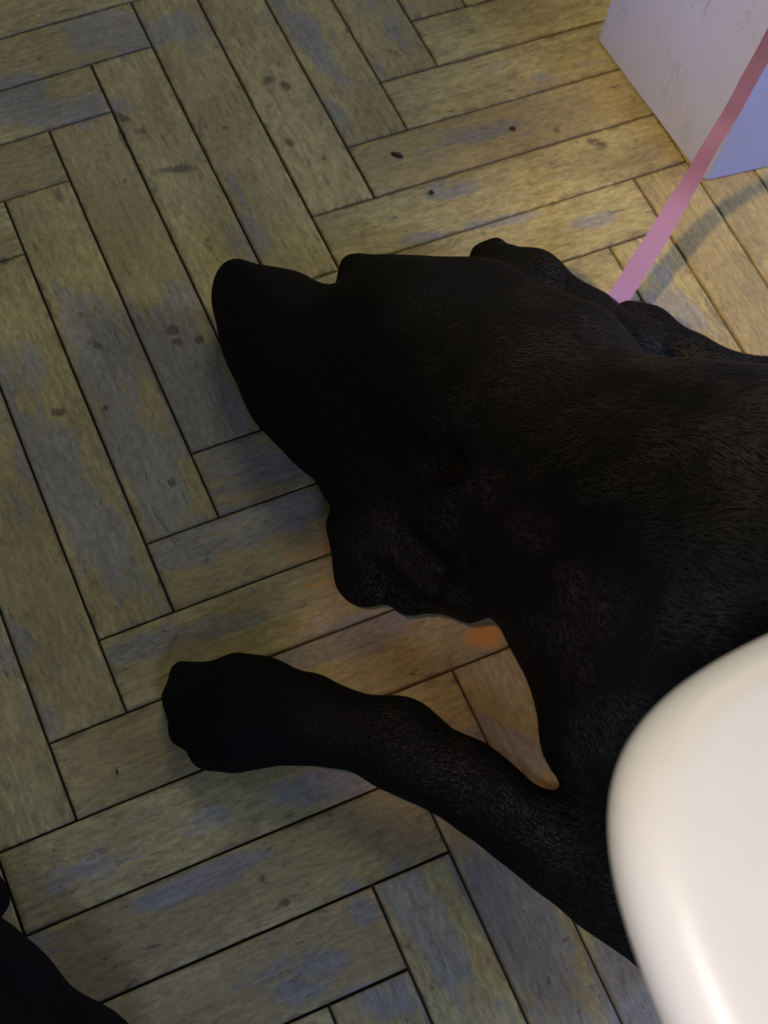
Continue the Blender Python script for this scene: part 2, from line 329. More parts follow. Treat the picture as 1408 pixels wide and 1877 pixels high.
# ---------------------------------------------------------------- signed-distance modelling
class Field:
    def __init__(s, lo, hi, h):
        s.lo, s.h = np.array(lo), h; s.n = np.ceil((np.array(hi) - lo) / h).astype(int) + 1
        ax = [lo[i] + h * np.arange(s.n[i]) for i in range(3)]
        s.X, s.Y, s.Z = np.meshgrid(*ax, indexing='ij'); s.X = s.X.astype(np.float32); s.Y = s.Y.astype(np.float32); s.Z = s.Z.astype(np.float32)
        s.D = np.full(s.X.shape, 1.0, np.float32)
    def win(s, lo, hi):
        a = np.clip(np.floor((np.array(lo) - s.lo) / s.h).astype(int), 0, s.n); b = np.clip(np.ceil((np.array(hi) - s.lo) / s.h).astype(int) + 1, 0, s.n)
        return tuple(slice(a[i], b[i]) for i in range(3))
    def cone(s, a, ra, b, rb, sl):
        a, b = np.array(a), np.array(b); ba = b - a; L2 = max(ba @ ba, 1e-12)
        px, py, pz = s.X[sl] - a[0], s.Y[sl] - a[1], s.Z[sl] - a[2]
        t_ = np.clip((px * ba[0] + py * ba[1] + pz * ba[2]) / L2, 0, 1)
        return np.sqrt((px - ba[0] * t_) ** 2 + (py - ba[1] * t_) ** 2 + (pz - ba[2] * t_) ** 2) - (ra + (rb - ra) * t_)
    def add(s, a, ra, b, rb, k=.012, op='add', flat=1.0):
        m_ = max(ra, rb) + 3 * k + .01
        sl = s.win(np.minimum(a, b) - m_, np.maximum(a, b) + m_)
        d = s.cone(a, ra, b, rb, sl); D = s.D[sl]
        if op == 'add':
            h_ = np.clip(.5 + .5 * (D - d) / k, 0, 1); s.D[sl] = D * (1 - h_) + d * h_ - k * h_ * (1 - h_)
        else:
            d = -d; h_ = np.clip(.5 + .5 * (d - D) / k, 0, 1); s.D[sl] = D * (1 - h_) + d * h_ + k * h_ * (1 - h_)
    def floor(s, z=0.0, k=.006):
        d = z - s.Z; h_ = np.clip(.5 + .5 * (d - s.D) / k, 0, 1); s.D = s.D * (1 - h_) + d * h_ + k * h_ * (1 - h_)
    def mesh(s):
        """surface nets"""
        D = s.D; I = D < 0
        n = np.array(D.shape) - 1
        acc = np.zeros((*n, 3), np.float32); cnt = np.zeros(n, np.float32)
        corner = [(i, j, k) for i in (0, 1) for j in (0, 1) for k in (0, 1)]
        def sub(A, c): return A[c[0]:c[0] + n[0], c[1]:c[1] + n[1], c[2]:c[2] + n[2]]
        for c in corner:
            for ax in range(3):
                if c[ax]: continue
                c2 = list(c); c2[ax] = 1
                d0, d1 = sub(D, c), sub(D, c2); x = (d0 < 0) != (d1 < 0)
                t_ = np.where(x, d0 / np.where(x, d0 - d1, 1), 0)
                for q in range(3): acc[..., q] += np.where(x, c[q] + (t_ if q == ax else 0), 0)
                cnt += x
        act = cnt > 0; ids = np.full(n, -1, np.int64); ids[act] = np.arange(act.sum())
        P = (np.argwhere(act) + acc[act] / cnt[act][:, None]) * s.h + s.lo
        faces = []
        for ax in range(3):
            u_, v_ = (ax + 1) % 3, (ax + 2) % 3
            sl0 = [slice(1, -1)] * 3; sl0[ax] = slice(0, -1); sl1 = list(sl0); sl1[ax] = slice(1, None)
            a, b = I[tuple(sl0)], I[tuple(sl1)]; ed = np.argwhere(a != b)
            if not len(ed): continue
            ins = a[tuple(ed.T)]; e = ed.copy(); e[:, u_] += 1; e[:, v_] += 1
            def cell(du, dv):
                c = e.copy(); c[:, u_] += du; c[:, v_] += dv; return ids[tuple(c.T)]
            q = np.stack([cell(-1, -1), cell(0, -1), cell(0, 0), cell(-1, 0)], 1)
            q[~ins] = q[~ins][:, ::-1]; faces.append(q)
        Fc = np.concatenate(faces); Fc = Fc[(Fc >= 0).all(1)]
        # light smoothing
        for _ in range(3):
            A = np.zeros_like(P); c = np.zeros(len(P))
            for i in range(4):
                j = (i + 1) % 4; np.add.at(A, Fc[:, i], P[Fc[:, j]]); np.add.at(A, Fc[:, j], P[Fc[:, i]]); np.add.at(c, Fc[:, i], 1); np.add.at(c, Fc[:, j], 1)
            P = P * .5 + .5 * A / np.maximum(c, 1)[:, None]
        return P, Fc
def pr(x, y, z, r): return at(x, y, z), r * mpp(x, y, z)

# ---------------------------------------------------------------- the dog
fd = Field((-.42, -.80, -.004), (.70, .02, .30), .0036)
FLOW = []
def seg(p, q, k=.012, op='add', flow=None):
    """p, q = (photo x, y, height of centre, radius in px)"""
    a, ra = pr(*p); b, rb = pr(*q); fd.add(a, ra, b, rb, k, op)
    if op == 'add':
        f_ = (b - a) if flow is None else at(flow[0] + 700, flow[1] + 900) - at(700, 900)
        f_ = f_ / (np.linalg.norm(f_) + 1e-9); FLOW.append(((a + b) / 2, f_, (np.linalg.norm(b - a) + ra + rb) / 2))
#DOG
# torso, rump and shoulders
seg((1290, 1080, .095, 345), (1560, 1150, .105, 400), .05, flow=(1, .45))
seg((1560, 1150, .105, 400), (2050, 1430, .085, 330), .05, flow=(1, .5))
seg((2000, 1250, .07, 200), (1800, 1050, .04, 120), .04)
seg((950, 850, .075, 235), (1300, 1010, .10, 330), .05, flow=(1, .45))
seg((1185, 1230, .07, 190), (1300, 1530, .06, 180), .03, flow=(0, 1))
# skull, muzzle, cheeks
seg((757, 668, .062, 182), (950, 800, .07, 225), .03, flow=(1, .25))
seg((705, 558, .055, 84), (850, 605, .06, 110), .03, flow=(1, .2))
seg((615, 668, .050, 112), (470, 566, .042, 76), .018, flow=(1, .4))
seg((445, 532, .040, 56), (560, 590, .050, 66), .010, flow=(1, .3))
seg((505, 603, .030, 108), (607, 722, .036, 126), .018, flow=(1, .6))
seg((607, 722, .036, 126), (725, 825, .045, 132), .02, flow=(1, .7))
# near ear, folded and hanging
seg((790, 930, .055, 75), (672, 1000, .030, 70), .012, flow=(-.5, 1))
seg((672, 1000, .030, 72), (668, 1052, .020, 58), .010, flow=(-.3, 1))
seg((690, 960, .050, 40), (840, 1075, .050, 50), .012, flow=(.6, 1))
seg((765, 1075, .026, 52), (850, 1070, .030, 62), .012, flow=(.6, .5))
# far ear
seg((915, 494, .045, 48), (985, 514, .045, 52), .008, flow=(.5, -.6))
seg((988, 508, .045, 50), (1060, 572, .040, 46), .010, flow=(.7, .4))
seg((882, 466, .040, 24), (905, 462, .040, 24), .006)
seg((1060, 590, .04, 50), (1150, 650, .04, 70), .02, flow=(1, .6))
seg((900, 590, .06, 100), (1000, 690, .07, 160), .03, flow=(1, .3))
# far foreleg lying behind the neck
seg((1150, 612, .022, 50), (1200, 622, .024, 50), .008, flow=(-1, -.5))
seg((1200, 622, .024, 50), (1330, 700, .03, 54), .010, flow=(-1, -.5))
seg((1330, 700, .03, 50), (1520, 760, .04, 110), .014, flow=(-1, -.3))
# near foreleg
seg((1300, 1630, .045, 150), (1200, 1615, .042, 130), .03, flow=(-1, -.7))
seg((1230, 1670, .040, 112), (1015, 1533, .034, 84), .015, flow=(-1, -.7))
seg((1015, 1533, .034, 84), (860, 1430, .030, 80), .012, flow=(-1, -.7))
seg((860, 1430, .030, 80), (740, 1364, .027, 82), .015, flow=(-1, -.4))
seg((740, 1366, .027, 82), (600, 1327, .022, 72), .015, flow=(-1, -.2))
seg((600, 1327, .022, 72), (450, 1305, .020, 86), .015, flow=(-1, 0))
# paw and four toes
seg((455, 1275, .020, 72), (435, 1345, .018, 66), .012, flow=(-1, 0))
seg((430, 1240, .020, 44), (352, 1248, .014, 33), .004, flow=(-1, 0))
seg((420, 1285, .022, 44), (330, 1290, .014, 34), .004, flow=(-1, .1))
seg((420, 1330, .022, 44), (342, 1335, .014, 34), .004, flow=(-1, .2))
seg((430, 1365, .018, 44), (383, 1378, .014, 36), .004, flow=(-1, .3))
seg((672, 524, .055, 44), (700, 540, .055, 60), .008, flow=(1, .2))
seg((975, 492, .045, 40), (1004, 494, .045, 40), .005, flow=(.6, -.2))
# hollows: inside the folded ears, behind the cheek, between the toes, eyes
seg((738, 985, .070, 16), (805, 1050, .064, 24), .010, 'cut')
seg((640, 878, .086, 28), (840, 850, .118, 38), .02, 'cut')
seg((975, 528, .082, 22), (1000, 534, .082, 24), .010, 'cut')
seg((980, 590, .112, 26), (1020, 592, .112, 26), .012, 'cut')
seg((598, 782, .084, 5), (588, 815, .080, 5), .006, 'cut')
fd.floor(.0015)
P, Fc = fd.mesh()
# small sculpting pushes, each at a place on the floor plan: (x, y, dx, dy) in metres
NUDGE = [
 [[-0.156,-0.0537,0.0011,-0.0005],[-0.1502,-0.0433,-0.0008,0.0009],[-0.1419,-0.0362,-0.0006,0.0021],[-0.1328,-0.0345,0.0003,0.0019],[-0.1233,-0.0376,-0.0002,-0.0004],[-0.1157,-0.0452,-0.0027,-0.004],[-0.1039,-0.0529,-0.0025,-0.0041],[-0.0924,-0.0615,-0.0017,-0.0023],[-0.0833,-0.0706,-0.001,-0.001],[-0.0765,-0.08,-0.0009,-0.0027],[-0.0704,-0.0741,-0.0031,0.0049],[-0.0627,-0.0683,-0.0011,0.008],[-0.0488,-0.0668,0.0005,0.0047],[-0.0355,-0.0667,0.0006,0.0028],[-0.0231,-0.0688,0.0014,0.0032],[-0.0085,-0.076,0.001,0.0017],[0.0091,-0.0864,-0.0008,-0.0013],[0.0198,-0.0926,-0.0011,-0.0022],[0.0298,-0.0954,-0.0001,-0.0014],[0.0336,-0.0905,-0.0005,0.0012],[0.04,-0.0887,0.0006,-0.0026],[0.0465,-0.0848,0.0,0.0014],[0.0552,-0.0859,0.0007,0.0014],[0.0642,-0.091,0.0025,0.0033],[0.0704,-0.0971,0.0019,0.0017],[0.0742,-0.1034,-0.0011,-0.0017],[0.0812,-0.1034,0.0006,0.0014],[0.0905,-0.108,0.0011,0.001],[0.0933,-0.1187,-0.004,-0.0018],[0.0957,-0.1292,-0.0034,-0.0019],[0.1012,-0.1408,-0.0012,-0.0008],[0.1083,-0.1536,0.0004,0.0003],[0.1144,-0.1638,0.002,0.0015],[0.1183,-0.1694,0.0029,0.0034],[0.1309,-0.1764,0.0031,0.0045],[0.1416,-0.1826,0.0031,0.0033],[0.1498,-0.1931,-0.0004,-0.0003],[0.1526,-0.2045,-0.0025,-0.0016],[0.1646,-0.2204,0.0004,0.0003],[0.1732,-0.2339,-0.001,-0.0011],[-0.0882,-0.6147,-0.0028,-0.0032],[-0.094,-0.5989,-0.0049,-0.0017],[-0.1029,-0.5816,-0.0003,-0.0001],[-0.1126,-0.5656,-0.0006,-0.0003],[-0.1224,-0.5494,-0.0039,-0.0018],[-0.1313,-0.531,-0.0033,-0.0014],[-0.1405,-0.5131,-0.0018,-0.0008],[-0.1499,-0.4949,-0.0024,-0.0012],[-0.1596,-0.4772,-0.0003,-0.0002],[-0.1699,-0.4602,0.0017,0.0011],[-0.1794,-0.4492,-0.0003,-0.0002],[-0.1902,-0.4368,0.001,0.0009],[-0.1989,-0.4276,0.0008,0.0006],[-0.2038,-0.4181,0.0019,0.0014],[-0.2104,-0.4123,0.0018,0.0025],[-0.2191,-0.4071,0.0012,0.0021],[-0.2309,-0.4009,0.0003,0.0006],[-0.2431,-0.3956,-0.0009,-0.0025],[-0.2527,-0.3926,-0.0006,-0.0023],[-0.2626,-0.3905,-0.0002,-0.001],[-0.2724,-0.3885,-0.0005,-0.0016],[-0.2812,-0.3839,-0.001,-0.0014],[-0.2887,-0.3759,0.001,0.0008],[-0.2938,-0.3664,-0.0015,-0.0007],[-0.2959,-0.3581,-0.0019,-0.0006],[-0.299,-0.3494,-0.0006,-0.0001],[-0.2987,-0.3401,-0.0013,0.0001],[-0.2975,-0.3312,-0.0006,0.0001],[-0.296,-0.3242,-0.0015,0.0008],[-0.2917,-0.3184,-0.0023,0.002],[-0.2873,-0.3126,-0.0032,0.005],[-0.2792,-0.3094,-0.0004,0.0058],[-0.2708,-0.311,0.0007,0.0021],[-0.2616,-0.3157,-0.0004,-0.0029],[-0.2518,-0.3139,-0.0,-0.0004],[-0.2398,-0.3163,0.0003,0.0007],[-0.2295,-0.323,0.0008,0.0012],[-0.2195,-0.3303,0.0024,0.0027],[-0.2071,-0.3443,0.0025,0.0026],[-0.1847,-0.367,-0.0023,-0.0028],[-0.1657,-0.3786,-0.0011,-0.0014],[-0.1457,-0.3953,-0.0027,-0.0023],[-0.1395,-0.4095,-0.0048,-0.0031],[-0.1244,-0.4288,-0.0053,-0.0035],[-0.1158,-0.4439,-0.0063,-0.0033],[-0.1076,-0.4601,-0.0059,-0.0032],[-0.0985,-0.4737,-0.0052,-0.0055],[-0.0917,-0.4733,0.0039,-0.0027],[-0.0928,-0.4665,-0.0049,-0.0003],[-0.0921,-0.4541,-0.0049,0.0007],[-0.0874,-0.4398,-0.0066,0.0013],[-0.0844,-0.4265,-0.0025,0.0004],[-0.0801,-0.4099,0.0029,-0.0002],[-0.0793,-0.3952,0.0026,0.0002],[-0.0799,-0.3761,0.0018,0.0],[-0.0768,-0.3636,0.0055,0.0028],[-0.088,-0.3588,-0.0024,-0.0043],[-0.1041,-0.3501,-0.0009,-0.0013],[-0.114,-0.3426,0.0008,0.0013],[-0.1255,-0.3386,-0.0004,-0.0007],[-0.136,-0.3318,-0.002,-0.0022],[-0.1408,-0.3244,-0.0018,-0.002],[-0.1471,-0.3218,-0.0007,-0.0018],[-0.1557,-0.3194,-0.0007,-0.0014],[-0.1615,-0.3149,-0.0009,-0.0007],[-0.1644,-0.3084,0.0004,0.0001],[-0.1655,-0.2976,0.0007,0.0],[-0.1639,-0.2878,0.0017,-0.0004],[-0.1591,-0.275,0.0039,-0.0009],[-0.158,-0.267,0.0025,-0.0004],[-0.1563,-0.2612,0.0003,-0.0001],[-0.1508,-0.2505,-0.0056,0.0026],[-0.1476,-0.2431,-0.0106,0.0013],[-0.1477,-0.2343,-0.0071,-0.0012],[-0.1488,-0.2228,-0.0025,-0.0011],[-0.1544,-0.2124,-0.0024,-0.0014],[-0.1598,-0.1967,0.0004,0.0002],[-0.165,-0.1801,-0.0004,-0.0002],[-0.1688,-0.1648,-0.003,-0.0009],[-0.17,-0.148,-0.0046,-0.0007],[-0.1696,-0.1317,-0.0027,-0.0003],[-0.1699,-0.1173,-0.0016,-0.0001],[-0.1687,-0.1008,0.0019,-0.0001],[-0.165,-0.0852,0.0042,-0.0006],[-0.162,-0.069,0.0026,-0.0006]],
 [[-0.156,-0.0537,-0.0011,0.0005],[-0.1502,-0.0433,-0.0008,0.0009],[-0.1419,-0.0362,-0.0006,0.0021],[-0.1328,-0.0345,0.0002,0.0009],[-0.1233,-0.0376,0.0002,0.0004],[-0.1157,-0.0452,-0.0011,-0.0016],[-0.1039,-0.0529,-0.001,-0.0016],[-0.0924,-0.0615,-0.0011,-0.0015],[-0.0833,-0.0706,0.001,0.001],[-0.0765,-0.08,-0.0006,-0.0018],[-0.0704,-0.0741,-0.0033,0.0053],[-0.0627,-0.0683,-0.0011,0.008],[-0.0488,-0.0668,0.0004,0.0038],[-0.0355,-0.0667,0.0006,0.0028],[-0.0231,-0.0688,0.001,0.0023],[-0.0085,-0.076,0.001,0.0017],[0.0091,-0.0864,-0.0008,-0.0013],[0.0198,-0.0926,-0.0011,-0.0022],[0.0298,-0.0954,-0.0001,-0.0014],[0.0336,-0.0905,-0.0005,0.0012],[0.04,-0.0887,0.0003,-0.0013],[0.0465,-0.0848,0.0,0.0014],[0.0552,-0.0859,0.0007,0.0014],[0.0642,-0.091,0.0018,0.0024],[0.0704,-0.0971,0.0011,0.001],[0.0742,-0.1034,-0.0017,-0.0025],[0.0812,-0.1034,0.0006,0.0014],[0.0905,-0.108,0.0019,0.0017],[0.0933,-0.1187,-0.0013,-0.0006],[0.0957,-0.1292,-0.0022,-0.0012],[0.1012,-0.1408,-0.0004,-0.0003],[0.1083,-0.1536,-0.0008,-0.0006],[0.1144,-0.1638,0.0012,0.0009],[0.1183,-0.1694,0.0022,0.0027],[0.1309,-0.1764,0.0009,0.0012],[0.1416,-0.1826,0.001,0.0011],[0.1498,-0.1931,-0.0004,-0.0003],[0.1526,-0.2045,-0.0012,-0.0008],[0.1646,-0.2204,0.0012,0.0009],[0.1732,-0.2339,-0.0003,-0.0004],[-0.0882,-0.6147,-0.0028,-0.0032],[-0.094,-0.5989,-0.0012,-0.0004],[-0.1029,-0.5816,0.0012,0.0005],[-0.1126,-0.5656,0.0006,0.0003],[-0.1224,-0.5494,-0.0012,-0.0005],[-0.1313,-0.531,-0.0009,-0.0004],[-0.1405,-0.5131,0.0003,0.0001],[-0.1499,-0.4949,-0.0009,-0.0004],[-0.1596,-0.4772,0.0003,0.0002],[-0.1699,-0.4602,0.0011,0.0007],[-0.1794,-0.4492,-0.0008,-0.0006],[-0.1902,-0.4368,0.0005,0.0004],[-0.1989,-0.4276,-0.0008,-0.0006],[-0.2038,-0.4181,0.0008,0.0006],[-0.2104,-0.4123,0.0006,0.0008],[-0.2191,-0.4071,0.0002,0.0003],[-0.2309,-0.4009,0.0003,0.0006],[-0.2431,-0.3956,-0.0005,-0.0013],[-0.2527,-0.3926,-0.0002,-0.001],[-0.2626,-0.3905,0.0002,0.001],[-0.2724,-0.3885,-0.0001,-0.0003],[-0.2812,-0.3839,-0.0006,-0.0008],[-0.2887,-0.3759,0.001,0.0008],[-0.2938,-0.3664,-0.0006,-0.0003],[-0.2959,-0.3581,-0.0006,-0.0002],[-0.299,-0.3494,0.0006,0.0001],[-0.2987,-0.3401,0.0007,-0.0001],[-0.2975,-0.3312,0.0013,-0.0003],[-0.296,-0.3242,0.0009,-0.0005],[-0.2917,-0.3184,0.0003,-0.0002],[-0.2873,-0.3126,-0.0015,0.0024],[-0.2792,-0.3094,-0.0002,0.0025],[-0.2708,-0.311,-0.0002,-0.0007],[-0.2616,-0.3157,-0.0004,-0.0029],[-0.2518,-0.3139,0.0,0.0011],[-0.2398,-0.3163,0.0003,0.0007],[-0.2295,-0.323,-0.0004,-0.0006],[-0.2195,-0.3303,0.001,0.0011],[-0.2071,-0.3443,0.001,0.001],[-0.1847,-0.367,-0.0009,-0.0011],[-0.1657,-0.3786,-0.0002,-0.0003],[-0.1457,-0.3953,-0.0005,-0.0005],[-0.1395,-0.4095,-0.0012,-0.0008],[-0.1244,-0.4288,-0.0012,-0.0008],[-0.1158,-0.4439,-0.0013,-0.0007],[-0.1076,-0.4601,-0.0012,-0.0007],[-0.0985,-0.4737,-0.0029,-0.003],[-0.0917,-0.4733,-0.0053,0.0036],[-0.0928,-0.4665,-0.0049,-0.0003],[-0.0921,-0.4541,-0.0084,0.0011],[-0.0874,-0.4398,-0.0017,0.0004],[-0.0844,-0.4265,0.0018,-0.0003],[-0.0801,-0.4099,0.0022,-0.0002],[-0.0793,-0.3952,0.0011,0.0001],[-0.0799,-0.3761,-0.0004,-0.0],[-0.0768,-0.3636,0.0045,0.0023],[-0.088,-0.3588,-0.0021,-0.0036],[-0.1041,-0.3501,-0.0004,-0.0006],[-0.114,-0.3426,0.0008,0.0013],[-0.1255,-0.3386,-0.0004,-0.0007],[-0.136,-0.3318,-0.001,-0.0011],[-0.1408,-0.3244,-0.0008,-0.0009],[-0.1471,-0.3218,-0.0001,-0.0004],[-0.1557,-0.3194,-0.0003,-0.0007],[-0.1615,-0.3149,-0.0009,-0.0007],[-0.1644,-0.3084,0.0004,0.0001],[-0.1655,-0.2976,-0.0007,-0.0],[-0.1639,-0.2878,-0.001,0.0002],[-0.1591,-0.275,0.0018,-0.0004],[-0.158,-0.267,0.0011,-0.0002],[-0.1563,-0.2612,0.0003,-0.0001],[-0.1508,-0.2505,-0.003,0.0014],[-0.1476,-0.2431,-0.0048,0.0006],[-0.1477,-0.2343,-0.0019,-0.0003],[-0.1488,-0.2228,-0.0004,-0.0002],[-0.1544,-0.2124,-0.001,-0.0006],[-0.1598,-0.1967,0.0004,0.0002],[-0.165,-0.1801,0.0011,0.0005],[-0.1688,-0.1648,-0.0008,-0.0002],[-0.17,-0.148,-0.0015,-0.0002],[-0.1696,-0.1317,-0.0012,-0.0001],[-0.1699,-0.1173,-0.0008,-0.0001],[-0.1687,-0.1008,0.0004,-0.0],[-0.165,-0.0852,0.0012,-0.0002],[-0.162,-0.069,-0.0011,0.0003]],
 [[-0.156,-0.0537,0.0011,-0.0005],[-0.1502,-0.0433,0.0003,-0.0003],[-0.1419,-0.0362,-0.0002,0.0009],[-0.1328,-0.0345,0.0002,0.0009],[-0.1233,-0.0376,0.0007,0.0013],[-0.1157,-0.0452,-0.0011,-0.0016],[-0.1039,-0.0529,-0.001,-0.0016],[-0.0924,-0.0615,-0.0006,-0.0008],[-0.0833,-0.0706,0.001,0.001],[-0.0765,-0.08,-0.0006,-0.0018],[-0.0704,-0.0741,-0.0033,0.0053],[-0.0627,-0.0683,-0.0011,0.008],[-0.0488,-0.0668,0.0003,0.0028],[-0.0355,-0.0667,0.0004,0.0019],[-0.0231,-0.0688,0.001,0.0023],[-0.0085,-0.076,0.001,0.0017],[0.0091,-0.0864,-0.0008,-0.0013],[0.0198,-0.0926,-0.0011,-0.0022],[0.0298,-0.0954,-0.0001,-0.0014],[0.0336,-0.0905,-0.0007,0.0015],[0.04,-0.0887,0.0003,-0.0013],[0.0465,-0.0848,0.0,0.0014],[0.0552,-0.0859,0.0007,0.0014],[0.0642,-0.091,0.0012,0.0016],[0.0704,-0.0971,0.0011,0.001],[0.0742,-0.1034,-0.0011,-0.0017],[0.0812,-0.1034,0.0006,0.0014],[0.0905,-0.108,0.0019,0.0017],[0.0933,-0.1187,-0.0004,-0.0002],[0.0957,-0.1292,-0.0013,-0.0007],[0.1012,-0.1408,-0.0004,-0.0003],[0.1083,-0.1536,-0.0016,-0.0012],[0.1144,-0.1638,-0.0012,-0.0009],[0.1183,-0.1694,0.0016,0.0019],[0.1309,-0.1764,-0.0003,-0.0004],[0.1416,-0.1826,-0.0003,-0.0004],[0.1498,-0.1931,-0.0004,-0.0003],[0.1526,-0.2045,-0.0012,-0.0008],[0.1646,-0.2204,0.0004,0.0003],[0.1732,-0.2339,-0.0003,-0.0004],[-0.0882,-0.6147,-0.0059,-0.0066],[-0.094,-0.5989,-0.0003,-0.0001],[-0.1029,-0.5816,0.0003,0.0001],[-0.1126,-0.5656,0.0003,0.0001],[-0.1224,-0.5494,-0.0003,-0.0001],[-0.1313,-0.531,-0.0003,-0.0001],[-0.1405,-0.5131,0.0003,0.0001],[-0.1499,-0.4949,-0.0009,-0.0004],[-0.1596,-0.4772,-0.0003,-0.0002],[-0.1699,-0.4602,0.0006,0.0004],[-0.1794,-0.4492,-0.0008,-0.0006],[-0.1902,-0.4368,0.0005,0.0004],[-0.1989,-0.4276,-0.0008,-0.0006],[-0.2038,-0.4181,0.0008,0.0006],[-0.2104,-0.4123,-0.0002,-0.0003],[-0.2191,-0.4071,-0.0002,-0.0003],[-0.2309,-0.4009,0.0001,0.0003],[-0.2431,-0.3956,-0.0002,-0.0006],[-0.2527,-0.3926,-0.0001,-0.0003],[-0.2626,-0.3905,0.0002,0.001],[-0.2724,-0.3885,-0.0001,-0.0003],[-0.2812,-0.3839,-0.0002,-0.0003],[-0.2887,-0.3759,0.001,0.0008],[-0.2938,-0.3664,-0.0006,-0.0003],[-0.2959,-0.3581,-0.0006,-0.0002],[-0.299,-0.3494,0.0003,0.0001],[-0.2987,-0.3401,-0.0007,0.0001],[-0.2975,-0.3312,0.0006,-0.0001],[-0.296,-0.3242,0.0009,-0.0005],[-0.2917,-0.3184,0.0008,-0.0007],[-0.2873,-0.3126,-0.0009,0.0015],[-0.2792,-0.3094,-0.0001,0.0011],[-0.2708,-0.311,-0.0002,-0.0007],[-0.2616,-0.3157,-0.0003,-0.0021],[-0.2518,-0.3139,0.0,0.0011],[-0.2398,-0.3163,-0.0003,-0.0007],[-0.2295,-0.323,-0.0004,-0.0006],[-0.2195,-0.3303,0.0005,0.0005],[-0.2071,-0.3443,-0.0005,-0.0005],[-0.1847,-0.367,0.0005,0.0006],[-0.1657,-0.3786,0.0006,0.0009],[-0.1457,-0.3953,0.0003,0.0002],[-0.1395,-0.4095,-0.0006,-0.0004],[-0.1244,-0.4288,0.0003,0.0002],[-0.1158,-0.4439,0.0003,0.0002],[-0.1076,-0.4601,0.0006,0.0003],[-0.0985,-0.4737,-0.0014,-0.0015],[-0.0917,-0.4733,-0.0042,0.0029],[-0.0928,-0.4665,-0.0067,-0.0004],[-0.0921,-0.4541,-0.0038,0.0005],[-0.0874,-0.4398,0.0017,-0.0004],[-0.0844,-0.4265,0.0025,-0.0004],[-0.0801,-0.4099,0.0014,-0.0001],[-0.0793,-0.3952,-0.0011,-0.0001],[-0.0799,-0.3761,-0.0011,-0.0],[-0.0768,-0.3636,0.0038,0.0019],[-0.088,-0.3588,-0.0013,-0.0023],[-0.1041,-0.3501,0.0004,0.0006],[-0.114,-0.3426,0.0004,0.0007],[-0.1255,-0.3386,0.0004,0.0007],[-0.136,-0.3318,-0.0005,-0.0006],[-0.1408,-0.3244,-0.0003,-0.0003],[-0.1471,-0.3218,0.0004,0.0011],[-0.1557,-0.3194,0.0003,0.0007],[-0.1615,-0.3149,-0.0003,-0.0002],[-0.1644,-0.3084,0.0007,0.0002],[-0.1655,-0.2976,-0.0007,-0.0],[-0.1639,-0.2878,-0.001,0.0002],[-0.1591,-0.275,0.0011,-0.0003],[-0.158,-0.267,0.0011,-0.0002],[-0.1563,-0.2612,0.001,-0.0004],[-0.1508,-0.2505,-0.001,0.0005],[-0.1476,-0.2431,-0.0026,0.0003],[-0.1477,-0.2343,0.0004,0.0001],[-0.1488,-0.2228,0.0011,0.0005],[-0.1544,-0.2124,-0.0003,-0.0002],[-0.1598,-0.1967,-0.0004,-0.0002],[-0.165,-0.1801,0.0004,0.0002],[-0.1688,-0.1648,0.0008,0.0002],[-0.17,-0.148,-0.0008,-0.0001],[-0.1696,-0.1317,-0.0004,-0.0],[-0.1699,-0.1173,-0.0008,-0.0001],[-0.1687,-0.1008,0.0004,-0.0],[-0.165,-0.0852,0.0012,-0.0002],[-0.162,-0.069,0.0004,-0.0001]],
